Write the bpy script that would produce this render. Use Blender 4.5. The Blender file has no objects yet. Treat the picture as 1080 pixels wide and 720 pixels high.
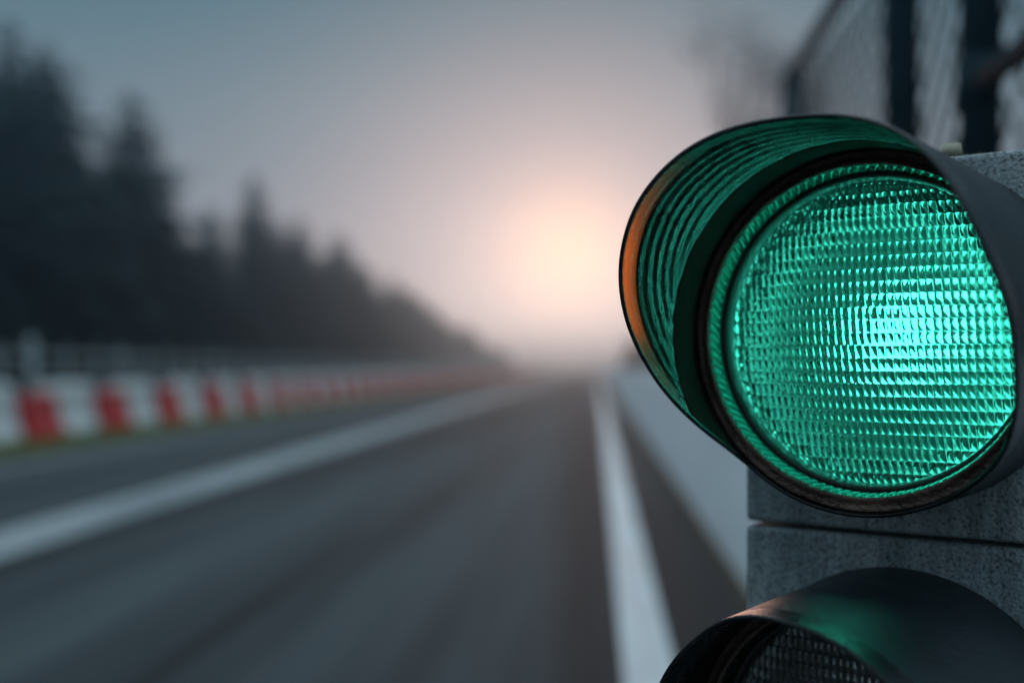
import bpy, bmesh, math, random
from mathutils import Vector, Matrix, noise
R = math.radians
random.seed(7)
sc = bpy.context.scene
C = sc.collection

# ------------------------------------------------------------------ camera
YAW = R(4.29)
cam_d = bpy.data.cameras.new('camera')
cam = bpy.data.objects.new('camera', cam_d); C.objects.link(cam)
cam.location = (0, 0, 1.07)
cam.rotation_euler = (R(90), 0, YAW)
cam_d.lens = 40.0; cam_d.sensor_width = 36.0
cam_d.shift_y = 26/1080
cam_d.clip_start = 0.05; cam_d.clip_end = 6000
cam_d.dof.use_dof = True
cam_d.dof.focus_distance = 0.735
cam_d.dof.aperture_fstop = 2.2
cam_d.dof.aperture_blades = 0
sc.camera = cam

# ------------------------------------------------------------------ world, sun, exposure
SUN_EL, SUN_AZ = R(5.3), R(1.45)          # elevation; degrees left of the road's direction (+Y)
w = bpy.data.worlds.new("World"); sc.world = w; w.use_nodes = True
nt = w.node_tree; nt.nodes.clear()
wo = nt.nodes.new('ShaderNodeOutputWorld'); bg = nt.nodes.new('ShaderNodeBackground')
sky = nt.nodes.new('ShaderNodeTexSky'); sky.sky_type = 'NISHITA'; sky.sun_disc = False
sky.sun_elevation = SUN_EL; sky.sun_rotation = -SUN_AZ
sky.air_density = 1.0; sky.dust_density = 1.2; sky.ozone_density = 1.6; sky.altitude = 100
hs = nt.nodes.new('ShaderNodeHueSaturation'); hs.inputs['Saturation'].default_value = 0.2; hs.inputs['Value'].default_value = 0.45
nt.links.new(sky.outputs[0], hs.inputs['Color'])
nt.links.new(hs.outputs[0], bg.inputs[0]); bg.inputs[1].default_value = 0.05
bg2 = nt.nodes.new('ShaderNodeBackground'); bg2.inputs[1].default_value = 1.0   # thin overcast: lilac low down, grey-blue higher, brightest overhead
tcw = nt.nodes.new('ShaderNodeTexCoord'); sx = nt.nodes.new('ShaderNodeSeparateXYZ'); nt.links.new(tcw.outputs['Generated'], sx.inputs[0])
rw = nt.nodes.new('ShaderNodeValToRGB'); el = rw.color_ramp.elements
el[0].position = 0.0; el[0].color = (.36,.36,.42,1); el[1].position = 1.0; el[1].color = (1.55,2.05,2.35,1)
for p_, c_ in ((.12,(.39,.45,.54,1)),(.22,(.27,.40,.49,1)),(.31,(.13,.30,.39,1)),(.55,(.72,1.08,1.28,1))):
    e_ = el.new(p_); e_.color = c_
nt.links.new(sx.outputs[2], rw.inputs[0]); nt.links.new(rw.outputs[0], bg2.inputs[0])
ad = nt.nodes.new('ShaderNodeAddShader'); nt.links.new(bg.outputs[0], ad.inputs[0]); nt.links.new(bg2.outputs[0], ad.inputs[1])
# the veiled sun's bright patch in the overcast: falls off with the angle from the sun
vd = nt.nodes.new('ShaderNodeVectorMath'); vd.operation = 'DOT_PRODUCT'; nt.links.new(tcw.outputs['Generated'], vd.inputs[0])
vd.inputs[1].default_value = (-math.sin(SUN_AZ)*math.cos(SUN_EL), math.cos(SUN_AZ)*math.cos(SUN_EL), math.sin(SUN_EL))
def mth(op, a, b=None):
    n_ = nt.nodes.new('ShaderNodeMath'); n_.operation = op
    for k_, x_ in enumerate((a, b)):
        if x_ is None: continue
        if isinstance(x_, (int, float)): n_.inputs[k_].default_value = x_
        else: nt.links.new(x_, n_.inputs[k_])
    return n_.outputs[0]
off = mth('SUBTRACT', 1.0, vd.outputs['Value'])                      # about half the angle squared
g1 = mth('MULTIPLY', mth('EXPONENT', mth('MULTIPLY', off, -1/(R(2.3)**2))), 1.2)
g2 = mth('MULTIPLY', mth('EXPONENT', mth('MULTIPLY', off, -1/(R(7.5)**2))), .60)
b3 = nt.nodes.new('ShaderNodeBackground'); b3.inputs[0].default_value = (1.0,.42,.04,1); nt.links.new(g1, b3.inputs[1])
b4 = nt.nodes.new('ShaderNodeBackground'); b4.inputs[0].default_value = (1.0,.30,.13,1); nt.links.new(g2, b4.inputs[1])
a3 = nt.nodes.new('ShaderNodeAddShader'); a4 = nt.nodes.new('ShaderNodeAddShader')
nt.links.new(b3.outputs[0], a3.inputs[0]); nt.links.new(b4.outputs[0], a3.inputs[1])
nt.links.new(ad.outputs[0], a4.inputs[0]); nt.links.new(a3.outputs[0], a4.inputs[1]); ad = a4
nt.links.new(ad.outputs[0], wo.inputs[0])
sun_d = bpy.data.lights.new('sun', 'SUN'); sun_d.energy = 0.5; sun_d.angle = R(10); sun_d.color = (1.0, 0.46, 0.30)
sun = bpy.data.objects.new('sun', sun_d); C.objects.link(sun)
sdir = Vector((-math.sin(SUN_AZ)*math.cos(SUN_EL), math.cos(SUN_AZ)*math.cos(SUN_EL), math.sin(SUN_EL)))
sun.rotation_euler = sdir.to_track_quat('Z', 'Y').to_euler()
sun.location = (0, 0, 60)
vs = sc.view_settings; vs.view_transform = 'Standard'; vs.look = 'None'; vs.exposure = -1.0; vs.gamma = 1.0
sc.cycles.use_denoising = True
sc.cycles.max_bounces = 10; sc.cycles.transmission_bounces = 8; sc.cycles.glossy_bounces = 5; sc.cycles.diffuse_bounces = 2
sc.cycles.volume_bounces = 0
sc.cycles.caustics_refractive = True; sc.cycles.blur_glossy = 1.0
sc.cycles.sample_clamp_indirect = 6.0

# ------------------------------------------------------------------ helpers
def link(o, parent=None):
    C.objects.link(o)
    if parent: o.parent = parent
    return o
def tag(o, label=None, cat=None, group=None, kind=None):
    if label: o['label'] = label
    if cat: o['category'] = cat
    if group: o['group'] = group
    if kind: o['kind'] = kind
    return o
def empty(name, loc=(0,0,0), rz=0):
    o = bpy.data.objects.new(name, None); C.objects.link(o); o.location = loc; o.rotation_euler = (0,0,rz)
    o.empty_display_size = .2
    return o
def mesh(name, verts, faces, mat, parent=None, smooth=True):
    me = bpy.data.meshes.new(name); me.from_pydata(verts, [], faces); me.update()
    if mat: me.materials.append(mat)
    for p in me.polygons: p.use_smooth = smooth
    return link(bpy.data.objects.new(name, me), parent)
def from_bm(name, bm, mat, parent=None, smooth=False, bevel=0, seg=2):
    if bevel:
        bmesh.ops.bevel(bm, geom=list(bm.edges), offset=bevel, segments=seg, affect='EDGES', profile=.5, clamp_overlap=True)
    bmesh.ops.recalc_face_normals(bm, faces=list(bm.faces))
    me = bpy.data.meshes.new(name); bm.to_mesh(me); bm.free()
    if mat: me.materials.append(mat)
    for p in me.polygons: p.use_smooth = smooth
    return link(bpy.data.objects.new(name, me), parent)
def box_bm(c, s, bm=None):
    bm = bm or bmesh.new()
    m = Matrix.Translation(c) @ Matrix.Diagonal((s[0], s[1], s[2], 1))
    bmesh.ops.create_cube(bm, size=1, matrix=m)
    return bm
def tube_bm(a, b, r, bm=None, seg=10, r2=None):
    bm = bm or bmesh.new()
    a, b = Vector(a), Vector(b); d = b-a
    q = d.to_track_quat('Z', 'Y').to_matrix().to_4x4()
    bmesh.ops.create_cone(bm, cap_ends=True, segments=seg, radius1=r, radius2=r if r2 is None else r2, depth=d.length, matrix=Matrix.Translation((a+b)/2) @ q)
    return bm
ORD = ['first','second','third','fourth','fifth','sixth','seventh','eighth','ninth','tenth','eleventh','twelfth','thirteenth','fourteenth','fifteenth','sixteenth','seventeenth','eighteenth','nineteenth','twentieth']

# ------------------------------------------------------------------ materials
def mat(name, col, rough=.6, metal=0, **k):
    m = bpy.data.materials.new(name); m.use_nodes = True
    p = m.node_tree.nodes['Principled BSDF']
    p.inputs['Base Color'].default_value = (*col, 1); p.inputs['Roughness'].default_value = rough; p.inputs['Metallic'].default_value = metal
    for kk, v in k.items(): p.inputs[kk.replace('_', ' ')].default_value = v
    return m
def N(m, t): return m.node_tree.nodes.new(t)
def L(m, a, b): m.node_tree.links.new(a, b)
def mottled(name, c1, c2, scale=4, rough=(.5,.8), detail=6, bump=0, bscale=60, stretch=(1,1,1), metal=0, lo=.35, hi=.65, spec=.5):
    m = mat(name, c1, rough[0], metal); p = m.node_tree.nodes['Principled BSDF']; p.inputs['Specular IOR Level'].default_value = spec
    tc = N(m, 'ShaderNodeTexCoord'); mp = N(m, 'ShaderNodeMapping'); mp.inputs['Scale'].default_value = stretch
    L(m, tc.outputs['Object'], mp.inputs[0])
    n = N(m, 'ShaderNodeTexNoise'); n.inputs['Scale'].default_value = scale; n.inputs['Detail'].default_value = detail; n.inputs['Roughness'].default_value = .65
    L(m, mp.outputs[0], n.inputs['Vector'])
    cr = N(m, 'ShaderNodeValToRGB'); cr.color_ramp.elements[0].position = lo; cr.color_ramp.elements[1].position = hi
    cr.color_ramp.elements[0].color = (*c1, 1); cr.color_ramp.elements[1].color = (*c2, 1)
    L(m, n.outputs[0], cr.inputs[0]); L(m, cr.outputs[0], p.inputs['Base Color'])
    mr = N(m, 'ShaderNodeMapRange'); mr.inputs['From Min'].default_value = lo; mr.inputs['From Max'].default_value = hi
    mr.inputs['To Min'].default_value = rough[0]; mr.inputs['To Max'].default_value = rough[1]
    L(m, n.outputs[0], mr.inputs[0]); L(m, mr.outputs[0], p.inputs['Roughness'])
    if bump:
        n2 = N(m, 'ShaderNodeTexNoise'); n2.inputs['Scale'].default_value = bscale; n2.inputs['Detail'].default_value = 4
        L(m, tc.outputs['Object'], n2.inputs['Vector'])
        b = N(m, 'ShaderNodeBump'); b.inputs['Strength'].default_value = bump; b.inputs['Distance'].default_value = .01
        L(m, n2.outputs[0], b.inputs['Height']); L(m, b.outputs[0], p.inputs['Normal'])
    return m

M = {}
# asphalt: darker tyre-worn lanes running along the road, damp
M['asphalt'] = mottled('asphalt', (.003,.006,.008), (.060,.074,.080), 1.0, (.74,.80), 5, .25, 90, (1.1,.035,1), spec=.3, lo=.42, hi=.66)
M['line'] = mottled('road_paint', (.55,.57,.58), (.8,.82,.83), 2.0, (.5,.7), 6, .1, 60, (2,.3,1), spec=.4)
M['dull_line'] = mottled('dull_road_paint', (.16,.18,.19), (.38,.40,.41), 2.0, (.5,.7), 6, .1, 60, (3,.15,1), spec=.4)  # darker, duller tone for the two left lines
M['gutter'] = mottled('gutter_dirt', (.025,.022,.018), (.13,.10,.055), 9, (.8,1), 6, .3, 60, (2,.6,1), spec=.1)
M['verge'] = mottled('verge_soil', (.10,.13,.03), (.19,.20,.05), 1.5, (.9,1))
M['ground'] = mottled('field_ground', (.03,.045,.025), (.05,.06,.03), .15, (.9,1))
M['grass'] = mottled('grass_blades', (.10,.15,.02), (.26,.26,.05), 1, (.7,.9))
M['concrete'] = mottled('painted_concrete', (.70,.72,.74), (.86,.88,.90), 1.4, (.6,.8), 8, .2, 50, (1,1,2.5))
M['steel_dark'] = mottled('dark_steel', (.008,.026,.036), (.018,.045,.06), 8, (.75,.9), spec=.2)
M['wire'] = mat('galvanised_wire', (.07,.09,.10), .6, .3)
M['rail_metal'] = mottled('pale_fence_metal', (.3,.34,.36), (.45,.48,.5), 3, (.4,.6), metal=.2)
M['red'] = mottled('red_plastic', (.45,.003,.005), (.60,.006,.008), 3, (.4,.6))
M['white'] = mottled('white_plastic', (.62,.63,.64), (.8,.8,.8), 3, (.4,.6))
M['cap'] = mat('black_rubber', (.02,.02,.02), .6)
M['needles'] = mottled('conifer_needles', (.003,.018,.020), (.010,.034,.034), .8, (.7,.9), spec=.2)
M['bark'] = mottled('bark', (.03,.024,.02), (.07,.055,.045), 4, (.8,.95), stretch=(3,3,.5))
M['leaf'] = mottled('bare_twigs', (.03,.03,.028), (.06,.06,.055), 2, (.8,.95))
M['moss'] = mottled('moss', (.05,.055,.015), (.16,.13,.04), 90, (.8,1), bump=.6, bscale=200)
M['bolt'] = mottled('bolt_brass', (.34,.31,.23), (.50,.46,.36), 60, (.4,.65), metal=.2)

# signal housing: weathered grey casting with dark specks and streaks
def housing_mat():
    m = mottled('weathered_casting', (.22,.275,.285), (.44,.48,.49), 22, (.42,.7), 9, .35, 420, (1,1,.45), metal=.25)
    nt = m.node_tree; p = nt.nodes['Principled BSDF']; src = p.inputs['Base Color'].links[0].from_socket
    tc = [x for x in nt.nodes if x.type == 'TEX_COORD'][0]
    v = N(m, 'ShaderNodeTexNoise'); v.inputs['Scale'].default_value = 380; v.inputs['Detail'].default_value = 3
    L(m, tc.outputs['Object'], v.inputs['Vector'])
    r = N(m, 'ShaderNodeValToRGB'); r.color_ramp.elements[0].position = .34; r.color_ramp.elements[1].position = .47
    r.color_ramp.elements[0].color = (.12,.12,.12,1); r.color_ramp.elements[1].color = (1,1,1,1)
    L(m, v.outputs[0], r.inputs[0])
    mx = N(m, 'ShaderNodeMix'); mx.data_type = 'RGBA'; mx.blend_type = 'MULTIPLY'; mx.inputs[0].default_value = .75
    L(m, src, mx.inputs[6]); L(m, r.outputs[0], mx.inputs[7]); 
    # rain streaks
    mp = N(m, 'ShaderNodeMapping'); mp.inputs['Scale'].default_value = (1,1,.08); L(m, tc.outputs['Object'], mp.inputs[0])
    s = N(m, 'ShaderNodeTexNoise'); s.inputs['Scale'].default_value = 160; s.inputs['Detail'].default_value = 2; L(m, mp.outputs[0], s.inputs['Vector'])
    r2 = N(m, 'ShaderNodeValToRGB'); r2.color_ramp.elements[0].position = .4; r2.color_ramp.elements[1].position = .62
    r2.color_ramp.elements[0].color = (.62,.64,.66,1); r2.color_ramp.elements[1].color = (1,1,1,1); L(m, s.outputs[0], r2.inputs[0])
    mx2 = N(m, 'ShaderNodeMix'); mx2.data_type = 'RGBA'; mx2.blend_type = 'MULTIPLY'; mx2.inputs[0].default_value = .7
    L(m, mx.outputs[2], mx2.inputs[6]); L(m, r2.outputs[0], mx2.inputs[7]); L(m, mx2.outputs[2], p.inputs['Base Color'])
    return m
M['housing'] = housing_mat()
# visor: black plastic; orange sun flare put in as a tinted see-through left lip
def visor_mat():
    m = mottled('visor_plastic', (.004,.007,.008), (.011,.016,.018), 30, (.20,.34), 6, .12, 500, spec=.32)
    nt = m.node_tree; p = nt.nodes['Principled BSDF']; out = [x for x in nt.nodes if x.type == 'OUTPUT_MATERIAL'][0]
    at = N(m, 'ShaderNodeAttribute'); at.attribute_name = 'thin'  # strength of the put-in flare tint, the wall itself is no thinner
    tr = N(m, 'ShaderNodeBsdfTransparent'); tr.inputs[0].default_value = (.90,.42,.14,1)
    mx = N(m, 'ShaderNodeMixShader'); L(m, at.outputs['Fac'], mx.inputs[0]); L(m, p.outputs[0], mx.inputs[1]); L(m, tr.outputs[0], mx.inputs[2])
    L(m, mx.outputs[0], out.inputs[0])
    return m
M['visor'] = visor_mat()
M['visor_outer'] = mottled('visor_outer_plastic', (.005,.010,.014), (.013,.022,.028), 14, (.40,.55), 8, .15, 350, spec=.35)
M['ring_brown'] = mottled('rusty_ring', (.07,.040,.030), (.20,.125,.095), 30, (.3,.5), 8, .4, 300, metal=.3)
M['dark_band'] = mottled('dark_reflection_black', (.006,.006,.006), (.018,.012,.010), 40, (.8,.95), spec=.08)  # black that imitates the dark reflection near the visor's base
M['ring_gloss'] = mat('lens_rim_green_glow', (.03,.46,.32), .16, .3, Transmission_Weight=.2, IOR=1.49)  # green shine of the lit lens put into the rim's base colour
M['gasket'] = mat('black_gasket', (.008,.008,.009), .45)
M['reflector'] = mat('reflector_aluminium', (.08,.09,.09), .45, .8)
def glass(name, col, emit=None, es=0):
    m = mat(name, col, .03, 0, Transmission_Weight=1.0, IOR=1.56 if emit else 1.75)
    if emit:
        p = m.node_tree.nodes['Principled BSDF']; p.inputs['Emission Color'].default_value = (*emit,1); p.inputs['Emission Strength'].default_value = es
    return m
M['lens_green'] = glass('green_lens_glass', (.050,.80,.57), (.0,.55,.38), .004)
M['lens_dark'] = glass('unlit_lens_glass', (.80,.82,.84))
def emis(name, col, s):
    m = bpy.data.materials.new(name); m.use_nodes = True; n = m.node_tree; n.nodes.clear()
    o = n.nodes.new('ShaderNodeOutputMaterial'); e = n.nodes.new('ShaderNodeEmission'); e.inputs[0].default_value = (*col,1); e.inputs[1].default_value = s
    n.links.new(e.outputs[0], o.inputs[0]); return m
M['bulb_lit'] = emis('lit_bulb', (.94,1,.98), 100)
M['bulb_off'] = mat('dark_bulb', (.3,.3,.3), .3)

# ------------------------------------------------------------------ ground, road, painted lines
def sheet(name, x0, x1, y0, y1, z, m, nx=1, ny=1):
    v = [(x0+(x1-x0)*i/nx, y0+(y1-y0)*j/ny, z) for j in range(ny+1) for i in range(nx+1)]
    f = [(j*(nx+1)+i, j*(nx+1)+i+1, (j+1)*(nx+1)+i+1, (j+1)*(nx+1)+i) for j in range(ny) for i in range(nx)]
    return mesh(name, v, f, m)
FAR = 1500
tag(sheet('ground', -900, 900, -60, FAR, -.03, M['ground']), kind='structure')
tag(sheet('road', -7.0, .72, -20, FAR, 0, M['asphalt']), kind='structure')
tag(sheet('lane_line', .09, .275, -20, FAR, .004, M['line']), kind='structure')
tag(sheet('lane_line', -3.87, -3.30, -20, FAR, .004, M['dull_line']), kind='structure')
tag(sheet('lane_line', -6.25, -6.10, -20, FAR, .004, M['dull_line']), kind='structure')
tag(sheet('gutter', .655, .722, -20, FAR, .004, M['gutter'], 1, 60), kind='structure')
tag(sheet('verge', -12.5, -7.0, -20, FAR, -.012, M['verge']), kind='structure')
# grass
gv, gf = [], []
rg = random.Random(3)
for _ in range(26000):
    y = 6 + 90*rg.random()**1.7; x = -7.0 - 4*rg.random()**1.3 if rg.random() < .75 else -12 - rg.random()*6
    a = rg.random()*6.28; h = .05+.10*rg.random(); ww = .012+.01*rg.random()
    dx, dy = math.cos(a)*ww, math.sin(a)*ww; i = len(gv)
    gv += [(x-dx, y-dy, -.03), (x+dx, y+dy, -.03), (x+dy*3, y-dx*3, h)]; gf.append((i,i+1,i+2))
tag(mesh('grass', gv, gf, M['grass'], None, False), 'rough green grass along the verge under the barrier', 'grass', kind='stuff')

# ------------------------------------------------------------------ concrete wall at the right of the road
prof = [(.72,-.02),(.722,.06),(.73,.12),(.745,.30),(.81,.96),(.83,.98),(1.01,.98),(1.03,.96),(1.06,.30),(1.12,.06),(1.12,-.02)]
v, f = [], []; ys = [-3 + 4*k for k in range(0, 100)]
for y in ys: v += [(x, y, z) for x, z in prof]
n = len(prof)
for j in range(len(ys)-1):
    for i in range(n): f.append((j*n+i, j*n+(i+1)%n, (j+1)*n+(i+1)%n, (j+1)*n+i))
f += [tuple(range(n)), tuple(range((len(ys)-1)*n, len(ys)*n))[::-1]]
wl = mesh('concrete_wall', v, f, M['concrete'], None, False)
tag(wl, 'long pale grey concrete wall along the right edge of the road', 'wall')

# ------------------------------------------------------------------ mesh fence above the wall
fr = empty('mesh_fence', (.93, 1.2, .98))
tag(fr, 'tall dark steel mesh fence above the wall behind the traffic light', 'fence')
FX = -.08
for py, rad, top, lean in ((3.85,.045,1.37,.0),(2.02,.050,2.6,-.03),(1.42,.047,2.6,.02),(.3,.047,2.6,0)):
    from_bm('post', tube_bm((FX,py,-.02),(FX+lean,py,top), rad, seg=14), M['steel_dark'], fr, True)
from_bm('top_rail', tube_bm((FX,3.95,1.37),(FX,-1.5,1.42), .03, seg=12), M['steel_dark'], fr, True)
from_bm('mid_rail', tube_bm((FX,1.5,.72),(FX,-1.5,.74), .026, seg=12), M['steel_dark'], fr, True)
from_bm('clamp', tube_bm((FX,1.42,.66),(FX,1.42,.78), .05, seg=12), M['steel_dark'], fr, True)
# chain link wires, woven as zigzags
wv, we = [], []
cell = .10; y0, y1, z0, z1 = -1.4, 3.85, .02, 1.36
def wire(p, q, r):
    p, q = Vector(p), Vector(q); d = (q-p).normalized(); u = d.cross(Vector((1,0,0))).normalized(); s = Vector((1,0,0)); i = len(wv)
    for c in (p, q):
        for k in range(3):
            a = k*2.094; wv.append(tuple(c + u*math.cos(a)*r + s*math.sin(a)*r))
    for k in range(3): we.append((i+k, i+(k+1)%3, i+3+(k+1)%3, i+3+k))
k = y0-(z1-z0)
while k < y1:
    for sgn in (1, -1):
        a, b = (k, z0), (k+(z1-z0), z1)
        if sgn < 0: a, b = (k, z1), (k+(z1-z0), z0)
        t0 = max(0, (y0-a[0])/(b[0]-a[0])); t1 = min(1, (y1-a[0])/(b[0]-a[0]))
        if t1 > t0:
            P = lambda t: (FX+.056+.004*sgn, a[0]+(b[0]-a[0])*t, a[1]+(b[1]-a[1])*t)
            wire(P(t0), P(t1), .0060)
    k += cell*1.3
mesh('chain_link', wv, we, M['wire'], fr)

# ------------------------------------------------------------------ conifers
def conifer(name, h, rad, seed, nw):
    r = random.Random(seed); v, f = [], []
    base = h*.06
    for i in range(nw):
        t = (i+r.random()*.6)/nw; z = base+(h-base)*t**.92
        env = rad*1.2*(1-t)**.55*(.82+.36*r.random()) + .12
        nb = max(4, int(11*(1-t)+4))
        a0 = r.random()*6.28
        for b in range(nb):
            a = a0+b*6.283/nb+r.uniform(-.25,.25); ln = env*r.uniform(.62,1.12)
            ca, sa = math.cos(a), math.sin(a); droop = r.uniform(.18,.5)*(1-.5*t)
            steps = max(2, int(ln/.32))
            for s in range(steps):
                q = (s+.5+r.uniform(-.3,.3))/steps; d = ln*q
                cz = z - droop*d + .10*ln*q*q; wd = .42*ln*(1-q*.75)+.08
                for sd in (-1,1):
                    x, y = ca*d, sa*d; i0 = len(v)
                    ang = a+sd*r.uniform(.5,1.1); l2 = wd*r.uniform(.7,1.2)
                    ex, ey, ez = x+math.cos(ang)*l2, y+math.sin(ang)*l2, cz-l2*r.uniform(.15,.55)
                    px, py = -math.sin(ang)*l2*.22, math.cos(ang)*l2*.22
                    v.extend([(x-px,y-py,cz+.03),(x+px,y+py,cz-.04),(ex+px*.6,ey+py*.6,ez),(ex-px*.6,ey-py*.6,ez-.12*l2)])
                    f.append((i0,i0+1,i0+2,i0+3))
    me = bpy.data.meshes.new(name); me.from_pydata(v, [], f); me.materials.append(M['needles']); 
    bm = tube_bm((0,0,-.1),(0,0,h*.97), .014*h+.05, seg=8, r2=.02)
    tm = bpy.data.meshes.new('trunk'); bm.to_mesh(tm); bm.free(); tm.materials.append(M['bark'])
    return me, tm
VAR = [conifer('crown', 11, 2.9, 1, 46), conifer('crown', 11, 2.4, 2, 48), conifer('crown', 11, 3.4, 3, 44), conifer('crown', 11, 2.7, 4, 42)]
def place_tree(x, y, h, var, rz, label, group, wide=1.0):
    t = empty('conifer_tree', (x, y, -.03), rz); s = h/11; t.scale = (s*wide, s*wide, s)
    tag(t, label, 'tree', group)
    for nm, me in (('crown', VAR[var][0]), ('trunk', VAR[var][1])):
        link(bpy.data.objects.new(nm, me), t)
rt = random.Random(21)
# front row: (photo x of the tip, height, variant, width)
def on_row(px, lat):            # where a line of trees at this distance left of the road meets that bearing
    return -lat, lat/math.tan(math.atan((540-px)/1200)+YAW)
front = [(8,13.0,0,.85),(48,12.9,2,.95),(92,7.4,1,.9),(137,13.0,0,1.05),(182,8.0,3,1.0),(222,9.4,1,1.2),(268,12.4,1,.95),(292,10.4,3,1.1),(314,11.3,0,1.05)]
k = 0
for px, h, va, wd in front:
    x, y = on_row(px, 20); place_tree(x, y, h, va, rt.random()*6, '%s conifer from the left in the dark tree row behind the barrier' % ORD[k], 'conifers lining the left side of the road', wd); k += 1
y = on_row(314, 20)[1]+4
while y < 240:
    h = max(5.6, 11.1-(y-76)*.042)+rt.uniform(-.8,.6)
    lab = ('%s conifer from the left in the dark tree row behind the barrier' % ORD[k]) if k < 20 else 'misty conifer far down the left tree row where it fades into haze'
    place_tree(-20+rt.uniform(-1.2,1.0), y, h, rt.randrange(4), rt.random()*6, lab, 'conifers lining the left side of the road' if k < 20 else 'far misty conifers of the left row', rt.uniform(1.0,1.3))
    y += rt.uniform(3.6,5.6) if y < 150 else rt.uniform(6,9); k += 1
for i in range(44):
    y = 36+i*4.6+rt.uniform(-1,1)
    place_tree(-26.5+rt.uniform(-1.5,1.5), y, rt.uniform(7.5,9.0)*(.80 if y < 62 else .98), rt.randrange(4), rt.random()*6, 'dark conifer in the second row of the wood, behind the front row', 'conifers in the second row of the wood', 1.35)
for i in range(14):            # low undergrowth trees closing the wood's foot
    y = 32+i*4.2
    place_tree(-17.6+rt.uniform(-.6,.6), y, rt.uniform(3.6,5.2), rt.randrange(4), rt.random()*6, '%s low young conifer from the left at the foot of the dark tree row' % ORD[i], 'young conifers in front of the tree row', 1.9)

# ------------------------------------------------------------------ bare tree and bushes at the right beyond the wall
def bare_tree(loc, h, seed, label, spread=1.0, crown_from=.55):
    r = random.Random(seed); t = empty('bare_tree', loc); tag(t, label, 'tree')
    bm = bmesh.new(); tube_bm((0,0,-.2),(0,0,h*.62), .10, bm, 8, .06); tips = []
    for i in range(16):
        z = h*(crown_from+.28*r.random()); a = r.random()*6.28; ln = spread*r.uniform(.7,1.25)
        p = Vector((math.cos(a)*ln, math.sin(a)*ln, z+ln*r.uniform(.3,.9))); tube_bm((0,0,min(z, h*.62)-.1), p, .035, bm, 5, .015); tips.append(p)
    from_bm('trunk', bm, M['bark'], t, True)
    v, f = [], []
    for p in tips:
        for _ in range(60):
            q = p+Vector((r.gauss(0,.34),r.gauss(0,.34),r.gauss(0,.36)))*spread; d = Vector((r.uniform(-1,1),r.uniform(-1,1),r.uniform(-.4,1))).normalized()*.16
            u = d.cross(Vector((r.random(),r.random(),r.random()))).normalized()*.022; i = len(v)
            v += [tuple(q-u),tuple(q+u),tuple(q+d)]; f.append((i,i+1,i+2))
    mesh('crown', v, f, M['leaf'], t, False)
bare_tree((3.35, 28, 0), 8.3, 5, 'thin bare tree with a small blurred crown left of the mesh fence', 1.0, .78)
bare_tree((5.9, 34, 0), 9.8, 9, 'taller faint bare tree behind the far end of the mesh fence', .8, .8)
def bush(loc, w_, h, seed, label):
    r = random.Random(seed); v, f = [], []
    for _ in range(2600):
        a = r.random()*6.28; q = r.random()**.5; z = r.random(); env = w_*(1-.55*z**2)
        p = Vector((math.cos(a)*q*env*(1+.25*math.sin(3*a+seed)), math.sin(a)*q*env, z*h*(.8+.3*math.sin(a*2+seed)))); d = Vector((r.uniform(-1,1),r.uniform(-1,1),r.uniform(-.5,1)))*.22; u = Vector((r.uniform(-1,1),r.uniform(-1,1),r.uniform(-1,1)))*.1; i = len(v)
        v += [tuple(p-u),tuple(p+u),tuple(p+d)]; f.append((i,i+1,i+2))
    b = mesh('bush', v, f, M['leaf'], None, False); b.location = loc; tag(b, label, 'bush', 'low bushes beyond the wall')
bush((2.6,70,0), 1.6, 2.6, 1, 'brownish bush beside the far end of the wall')
bush((4.8,62,0), 2.0, 3.0, 2, 'low dark bush hidden in haze behind the wall, right of the brownish one')

# ------------------------------------------------------------------ red and white barrier blocks
def block_meshes(Ln, H, W):
    prof = [(-W/2,0),(-W/2,.14),(-W/2+.10,.30),(-.11,H-.05),(-.09,H),(.09,H),(.11,H-.05),(W/2-.10,.30),(W/2,.14),(W/2,0)]
    bm = bmesh.new(); a = [bm.verts.new((x,-Ln/2,z)) for x,z in prof]; b = [bm.verts.new((x,Ln/2,z)) for x,z in prof]
    n = len(prof)
    for i in range(n): bm.faces.new((a[i],a[(i+1)%n],b[(i+1)%n],b[i]))
    bm.faces.new(a); bm.faces.new(b[::-1])
    bmesh.ops.bevel(bm, geom=list(bm.edges), offset=.015, segments=2, affect='EDGES', profile=.5, clamp_overlap=True)
    # forklift slot pads standing proud at the foot
    for yy in (-.28,.28):
        for sx in (-1,1): box_bm((sx*(W/2+.004), yy, .085), (.02,.2,.09), bm)
    bmesh.ops.recalc_face_normals(bm, faces=list(bm.faces))
    me = bpy.data.meshes.new('body'); bm.to_mesh(me); bm.free()
    cb = tube_bm((0,-.2,H-.005),(0,-.2,H+.03), .05, seg=12); cm = bpy.data.meshes.new('filler_cap'); cb.to_mesh(cm); cb.free(); cm.materials.append(M['cap'])
    kb = tube_bm((0,Ln/2+.012,.1),(0,Ln/2+.012,H-.08), .035, seg=8); km = bpy.data.meshes.new('connector'); kb.to_mesh(km); kb.free(); km.materials.append(M['cap'])
    return me, cm, km
PER = 2.48
wB = block_meshes(1.46, .83, .50); rB = block_meshes(.96, .68, .52)
wB[0].materials.append(M['white']); rB[0].materials.append(M['red'])
y = 9.65; i = 0
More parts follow.
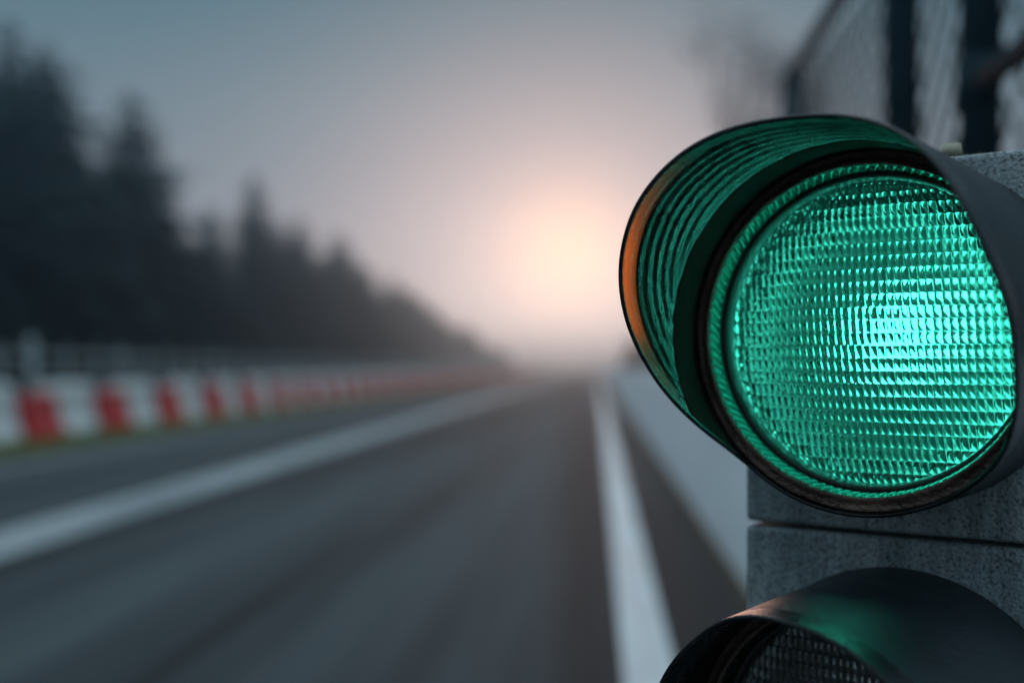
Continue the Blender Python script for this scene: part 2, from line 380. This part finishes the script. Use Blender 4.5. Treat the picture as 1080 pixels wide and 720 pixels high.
while y < 170:
    for kind, off in (('white',0),('red',PER/2)):
        ms = wB if kind == 'white' else rB
        t = empty('barrier_block', (-8.25 if kind == 'white' else -8.10, y+off, -.012), rt.uniform(-.02,.02))
        n_ = i-1 if kind == 'white' else i-1
        if n_ < 0: lab = '%s plastic barrier block beyond the left edge at the near end of the row' % kind
        elif n_ < 16: lab = '%s %s plastic barrier block from the left end of the row on the verge' % (ORD[n_], kind)
        else: lab = 'distant %s plastic barrier block fading into haze beside the road' % kind
        tag(t, lab, 'barrier', ('far ' if n_ >= 16 else '')+kind+' barrier blocks along the verge')
        for nm, me in zip(('body','filler_cap','connector'), ms): link(bpy.data.objects.new(nm, me), t)
    y += PER; i += 1

# ------------------------------------------------------------------ pale railing behind the barrier
rl = empty('railing', (-10.2, 10, -.02)); tag(rl, 'pale metal railing with upright posts behind the red and white barrier', 'railing')
pm = None; k = 0; y = 0
while y < 120:
    if pm is None:
        bm = tube_bm((0,0,0),(0,0,1.42), .04, seg=8); box_bm((0,0,1.44),(.1,.1,.03), bm)
        pm = bpy.data.meshes.new('post'); bm.to_mesh(pm); bm.free(); pm.materials.append(M['rail_metal'])
    if k < 95:
        o = link(bpy.data.objects.new('post', pm), rl); o.location = (0, y, 0)
    y += 1.25; k += 1
for z in (1.30,.95,.6): from_bm('rail', box_bm((.05,60,z),(.03,124,.06)), M['rail_metal'], rl)
def lamp_post(x, y, h, label):
    t = empty('marker_post', (x,y,-.02)); tag(t, label, 'post', 'tall pale posts behind the railing')
    from_bm('pole', tube_bm((0,0,0),(0,0,h), .05, seg=8), M['rail_metal'], t, True)
    from_bm('box', box_bm((0,0,h-.2),(.2,.14,.22)), M['rail_metal'], t, bevel=.02)
lamp_post(-10.9, 21.2, 1.65, 'tall pale post with a box on top at the left edge behind the railing')
lamp_post(-11.0, 25.6, 1.5, 'shorter pale post with a box on top between the first two red blocks')

# ------------------------------------------------------------------ the traffic light (local: x right along the face, -y out of the face, z up)
ca, sa = math.cos(YAW), math.sin(YAW)
cx, cy = .239, .76
S = empty('traffic_light', (cx*ca-cy*sa, cx*sa+cy*ca, 0), YAW-R(36))
tag(S, 'large grey traffic light with two black visors and a glowing green ribbed lens', 'traffic light')
ZC = 1.07+.0228; PITCH = .288; FACE = .065      # lens centre height, spacing of the sections, face plane behind the lens plane

def lerp_tab(tab, a):
    for (a0,l0),(a1,l1) in zip(tab, tab[1:]):
        if a0 <= a <= a1:
            return l0+(l1-l0)*(a-a0)/(a1-a0)
TAB = [(-180,.020),(-150,.018),(-136,.019),(-128.5,.034),(-121,.051),(-112,.071),(-103.5,.087),(-95,.102),(-86.5,.116),(-76,.129),(-71.5,.134),(-59,.144),(-50.5,.149),(-43.5,.150),(-34.5,.151),(-24,.149),(-16,.144),(-7.5,.136),(0,.130),(15,.134),(30,.150),(45,.168),(60,.182),(70,.186),(79,.172),(88,.150),(95,.139),(104,.119),(118,.078),(133,.040),(150,.024),(180,.020)]
TAB_LOW = [(-180,.020),(-150,.018),(-136,.018),(-121,.036),(-103.5,.062),(-86.5,.083),(-61,.096),(-48,.098),(-37,.099),(-18,.122),(-6,.138),(4,.148),(13.5,.153),(21.5,.157),(30,.163),(45,.172),(60,.180),(70,.180),(79,.168),(88,.150),(104,.119),(118,.078),(133,.040),(150,.024),(180,.020)]
def vlen(adeg, tab=None): return sum(lerp_tab(tab or TAB, (adeg+q+180) % 360-180) for q in (-6,-4,-2,0,2,4,6))/7
def visor(parent, zc, mt, seed, tab=None):
    NA, NL = 960, 96
    v, f, thin = [], [], []
    r0 = .1215; wall = .0028; back = -FACE
    for i in range(NA):
        a = -180+360*i/NA; Lf = vlen(a, tab); ar = R(a)
        side = min(1, max(0, (-a-25)/40))*min(1, max(0, (125+a)/35))*(0 if tab is TAB_LOW else 1)  # flare tint on the left side of the upper visor only
        wob = .0010*noise.noise(Vector((math.cos(ar)*1.3, math.sin(ar)*1.3, seed)))
        for j in range(NL+1):          # inner skin from base to lip
            l = .004+(Lf-.004)*j/NL
            d = Lf-l                   # distance from the lip: ribs follow the lip
            rib = 0
            w0 = min(1, max(0, (l-.052)/.012))*min(1, max(0, (d-.006)/.008))
            ph = 2*math.pi*(d+.0022*noise.noise(Vector((ar*2.2, d*30, 4+seed))))/.0120
            if w0 > 0:
                rib = w0*(.0009*math.sin(ph)+.00022*noise.noise(Vector((ar*34, d*170, seed)))+.00018*noise.noise(Vector((ar*80, d*520, seed))))
            rr = r0-wall+wob+rib
            v.append((rr*math.sin(ar), -l, zc+rr*math.cos(ar)))
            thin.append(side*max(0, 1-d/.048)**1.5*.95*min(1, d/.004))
        for (l, rr) in ((Lf+.0012, r0-wall*.5+wob), (Lf, r0+wob), (Lf-.004, r0+.0001+wob), (max(.7*Lf,Lf-.022), r0+wob), (max(.45*Lf,Lf-.048), r0+wob*.5), (.012, r0), (.008, r0), (-.006, r0-.0004), (-.01, r0-.0006), (back+.0005, r0)):
            v.append((rr*math.sin(ar), -l, zc+rr*math.cos(ar)))
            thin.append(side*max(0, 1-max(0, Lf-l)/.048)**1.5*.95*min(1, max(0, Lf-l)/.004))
    W = NL+1+10
    for i in range(NA):
        i2 = (i+1) % NA
        for j in range(W-1): f.append((i*W+j, i*W+j+1, i2*W+j+1, i2*W+j))
    o = mesh('visor', v, f, mt, parent)
    o.data.materials.append(M['visor_outer'])
    o.data.polygons.foreach_set('material_index', [1 if (k_ % (W-1)) >= NL+4 else 0 for k_ in range(len(o.data.polygons))])
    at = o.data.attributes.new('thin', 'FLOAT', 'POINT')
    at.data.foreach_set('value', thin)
    return o
def lathe(name, prof, zc, mt, parent, NA=160, ripple=None):
    v, f = [], []
    for i in range(NA):
        a = 2*math.pi*i/NA
        for j, (r_, l) in enumerate(prof):
            dr = ripple(a, j, r_, l) if ripple else 0
            v.append(((r_+dr)*math.sin(a), -l, zc+(r_+dr)*math.cos(a)))
    W = len(prof)
    for i in range(NA):
        i2 = (i+1) % NA
        for j in range(W-1): f.append((i*W+j, i*W+j+1, i2*W+j+1, i2*W+j))
    return mesh(name, v, f, mt, parent)
def lens(parent, zc, mt, seed, RL=.1022):
    # solid glass: front with rows of moulded prism pillows, back smooth and slightly hollow
    NX, NZ = 451, 384; rows, cols = 24, 41
    v, idx = [], {}
    def hgt(x, z):
        row = (z/RL+1)*rows/2; ri = math.floor(row); fr_ = row-ri
        col = (x/RL+1)*cols/2+.12*math.sin(ri*2.1); ci = math.floor(col); fc = col-ci
        jit = noise.noise(Vector((ci*3.7, ri*5.3, seed)))
        fc2 = min(1, max(0, fc+.16*jit+.34*(fr_-.5)))
        pil = (math.sin(math.pi*fc2))*(.12+.88*math.sin(math.pi*min(1, fr_*1.02)))
        wedge = (1-fr_)*.5
        return .0035*pil*(1+.3*jit)+.0016*wedge
    def dome(r2): return .012*(1-r2)
    for j in range(NZ+1):
        for i in range(NX+1):
            x, z = (2*i/NX-1)*RL, (2*j/NZ-1)*RL; r2 = (x*x+z*z)/(RL*RL)
            if r2 <= 1.0:
                idx[(i,j)] = len(v); v.append((x, -(dome(r2)-.007+hgt(x,z)*min(1,(1-r2)*14)), zc+z))
    nf = len(v)
    f = []
    for j in range(NZ):
        for i in range(NX):
            q = [(i,j),(i+1,j),(i+1,j+1),(i,j+1)]
            if all(k_ in idx for k_ in q): f.append(tuple(idx[k_] for k_ in q))
    # back skin
    v += [(x, (y+ .006) if False else (.020-.010*(1-((x*x+(z-zc)**2)/(RL*RL)))), z) for x, y, z in v[:nf]]
    bk = [tuple(k_+nf for k_ in q[::-1]) for q in f]
    # stitch border
    from collections import Counter
    ec = Counter(); 
    for q in f:
        for a_, b_ in zip(q, q[1:]+q[:1]): ec[(a_,b_)] += 1
    st = [(b_, a_, a_+nf, b_+nf) for (a_, b_) in ec if (b_, a_) not in ec]
    o = mesh('lens', v, f+bk+st, mt, parent)
    bm = bmesh.new(); bm.from_mesh(o.data); bmesh.ops.recalc_face_normals(bm, faces=list(bm.faces)); bm.to_mesh(o.data); bm.free()
    return o
def section(zc, lit, seed, top):
    hw, hh, dep = .119, PITCH/2-.0015, .17
    zt = .1235 if top else hh; zb = -hh
    if True:
        bm = box_bm((0, FACE+dep/2, zc+(zt+zb)/2), (2*hw, dep, zt-zb))
        # hollow: cut a round mouth by insetting is not needed, the barrel hides it
        h = from_bm('housing', bm, M['housing'], S, True, bevel=.004, seg=3)
        h.data.polygons.foreach_set('use_smooth', [False]*len(h.data.polygons))
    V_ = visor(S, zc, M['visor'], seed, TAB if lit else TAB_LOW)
    sv, sf = [], []; NS = 360
    for i in range(NS):
        a = -180+360*i/NS; e_ = min(.054, vlen(a, TAB if lit else TAB_LOW)-.003); ar = R(a)
        for q, (rr, l) in enumerate(((.1186,.006),(.1180,.008),(.1178,e_-.001),(.1183,e_),(.1190,e_))): sv.append((rr*math.sin(ar), -l, zc+rr*math.cos(ar)))
    for i in range(NS):
        for j in range(4): sf.append((i*5+j, i*5+j+1, ((i+1)%NS)*5+j+1, ((i+1)%NS)*5+j))
    mesh('dark_reflection_ring', sv, sf, M['dark_band'], V_)  # added ring, stands in for a dark reflected band inside the visor
    LN = lens(S, zc, M['lens_green' if lit else 'lens_dark'], seed); LN['label'] = 'glowing green ribbed lens' if lit else 'dark unlit ribbed lens'
    # outer clamping ring at the visor's foot, seen inside the visor
    lathe('clamp_ring', [(.1185,.003),(.1184,.014),(.1176,.0185),(.1160,.0175),(.1120,.0185),(.1098,.0212),(.1086,.0205),(.1084,.016)], zc, M['ring_brown'], V_, 200,
          lambda a, j, r_, l: .0005*noise.noise(Vector((math.cos(a)*7, math.sin(a)*7, j*.6+seed))))
    # sloping ribbed rim between ring and lens
    def rip(a, j, r_, l): return .0012*math.sin(a*112+j*.9)*(1 if 0 < j < 7 else 0)
    lathe('lens_rim', [(.1084-.0016*q/8, .0185-.0170*q/8) for q in range(9)], zc, M['ring_gloss' if lit else 'gasket'], LN, 1800, rip)
    lathe('gasket', [(.1068,.001),(.1062,.003),(.1045,.0035),(.1028,.002),(.1022,-.012)], zc, M['gasket'], LN)
    lathe('backing_ring', [(.1190,-.03),(.1190,-.026),(.1005,-.022),(.1005,-.03)], zc, M['gasket'], LN)
    pr = [(.097*math.cos(t_*math.pi/2/12)+.0001, -.0265-.037*math.sin(t_*math.pi/2/12)) for t_ in range(0,13)]; zc0 = zc; zr = zc-.007
    lathe('mask_plate', [(.1190,-.024),(.1000,-.025),(.097,-.0262)], zc, M['gasket'], LN, 96)
    lathe('reflector', pr, zr, M['reflector'], LN, 96)
    bm = bmesh.new(); bmesh.ops.create_uvsphere(bm, u_segments=24, v_segments=16, radius=.0255, matrix=Matrix.Translation((.002,.046,zc)))
    b = from_bm('bulb', bm, M['bulb_lit' if lit else 'bulb_off'], LN, True)
section(ZC, True, 1.0, True)
section(ZC-PITCH, False, 5.0, False)
# bolt and moss on the top edge
bm = tube_bm((.027,FACE+.03,ZC+.1235),(.027,FACE+.03,ZC+.1265), .009, seg=6); tube_bm((.027,FACE+.03,ZC+.1265),(.027,FACE+.03,ZC+.1370), .0082, bm, 18, .0070)
from_bm('bolt', bm, M['bolt'], S, True)
mv, mf = [], []
rm = random.Random(4)
for _ in range(1500):
    x = -.01+.07*rm.random(); y_ = FACE+.004+.035*rm.random(); h_ = .0012+.0022*rm.random()*(1-abs(x-.025)/.05); a = rm.random()*6.28; i = len(mv); z_ = ZC+.1232
    mv += [(x+math.cos(a)*.001, y_+math.sin(a)*.001, z_),(x-math.cos(a)*.001, y_-math.sin(a)*.001, z_),(x+rm.uniform(-.001,.001), y_+rm.uniform(-.001,.001), z_+h_)]; mf.append((i,i+1,i+2))
mo = mesh('moss', mv, mf, M['moss'], S, False); mo['kind'] = 'stuff'
# post carrying the light, behind and below it
from_bm('pole', tube_bm((.01,FACE+.10,0),(.01,FACE+.10,ZC-PITCH*1.5+.01), .038, seg=24), M['steel_dark'], S, True)
from_bm('base_plate', box_bm((.01,FACE+.10,.012),(.2,.2,.018)), M['steel_dark'], S, bevel=.003)

# ------------------------------------------------------------------ haze
hz = from_bm('haze', box_bm((0, 720, 6.2),(1900, 1600, 15.2)), None); tag(hz, 'even grey haze lying over road and wood', 'haze', kind='stuff')
m = bpy.data.materials.new('haze_air'); m.use_nodes = True; n = m.node_tree; n.nodes.clear()
o = n.nodes.new('ShaderNodeOutputMaterial'); pv = n.nodes.new('ShaderNodeVolumePrincipled')
pv.inputs['Color'].default_value = (.50,.78,1,1); pv.inputs['Density'].default_value = .0036; pv.inputs['Anisotropy'].default_value = .87
n.links.new(pv.outputs[0], o.inputs['Volume']); hz.data.materials.append(m)
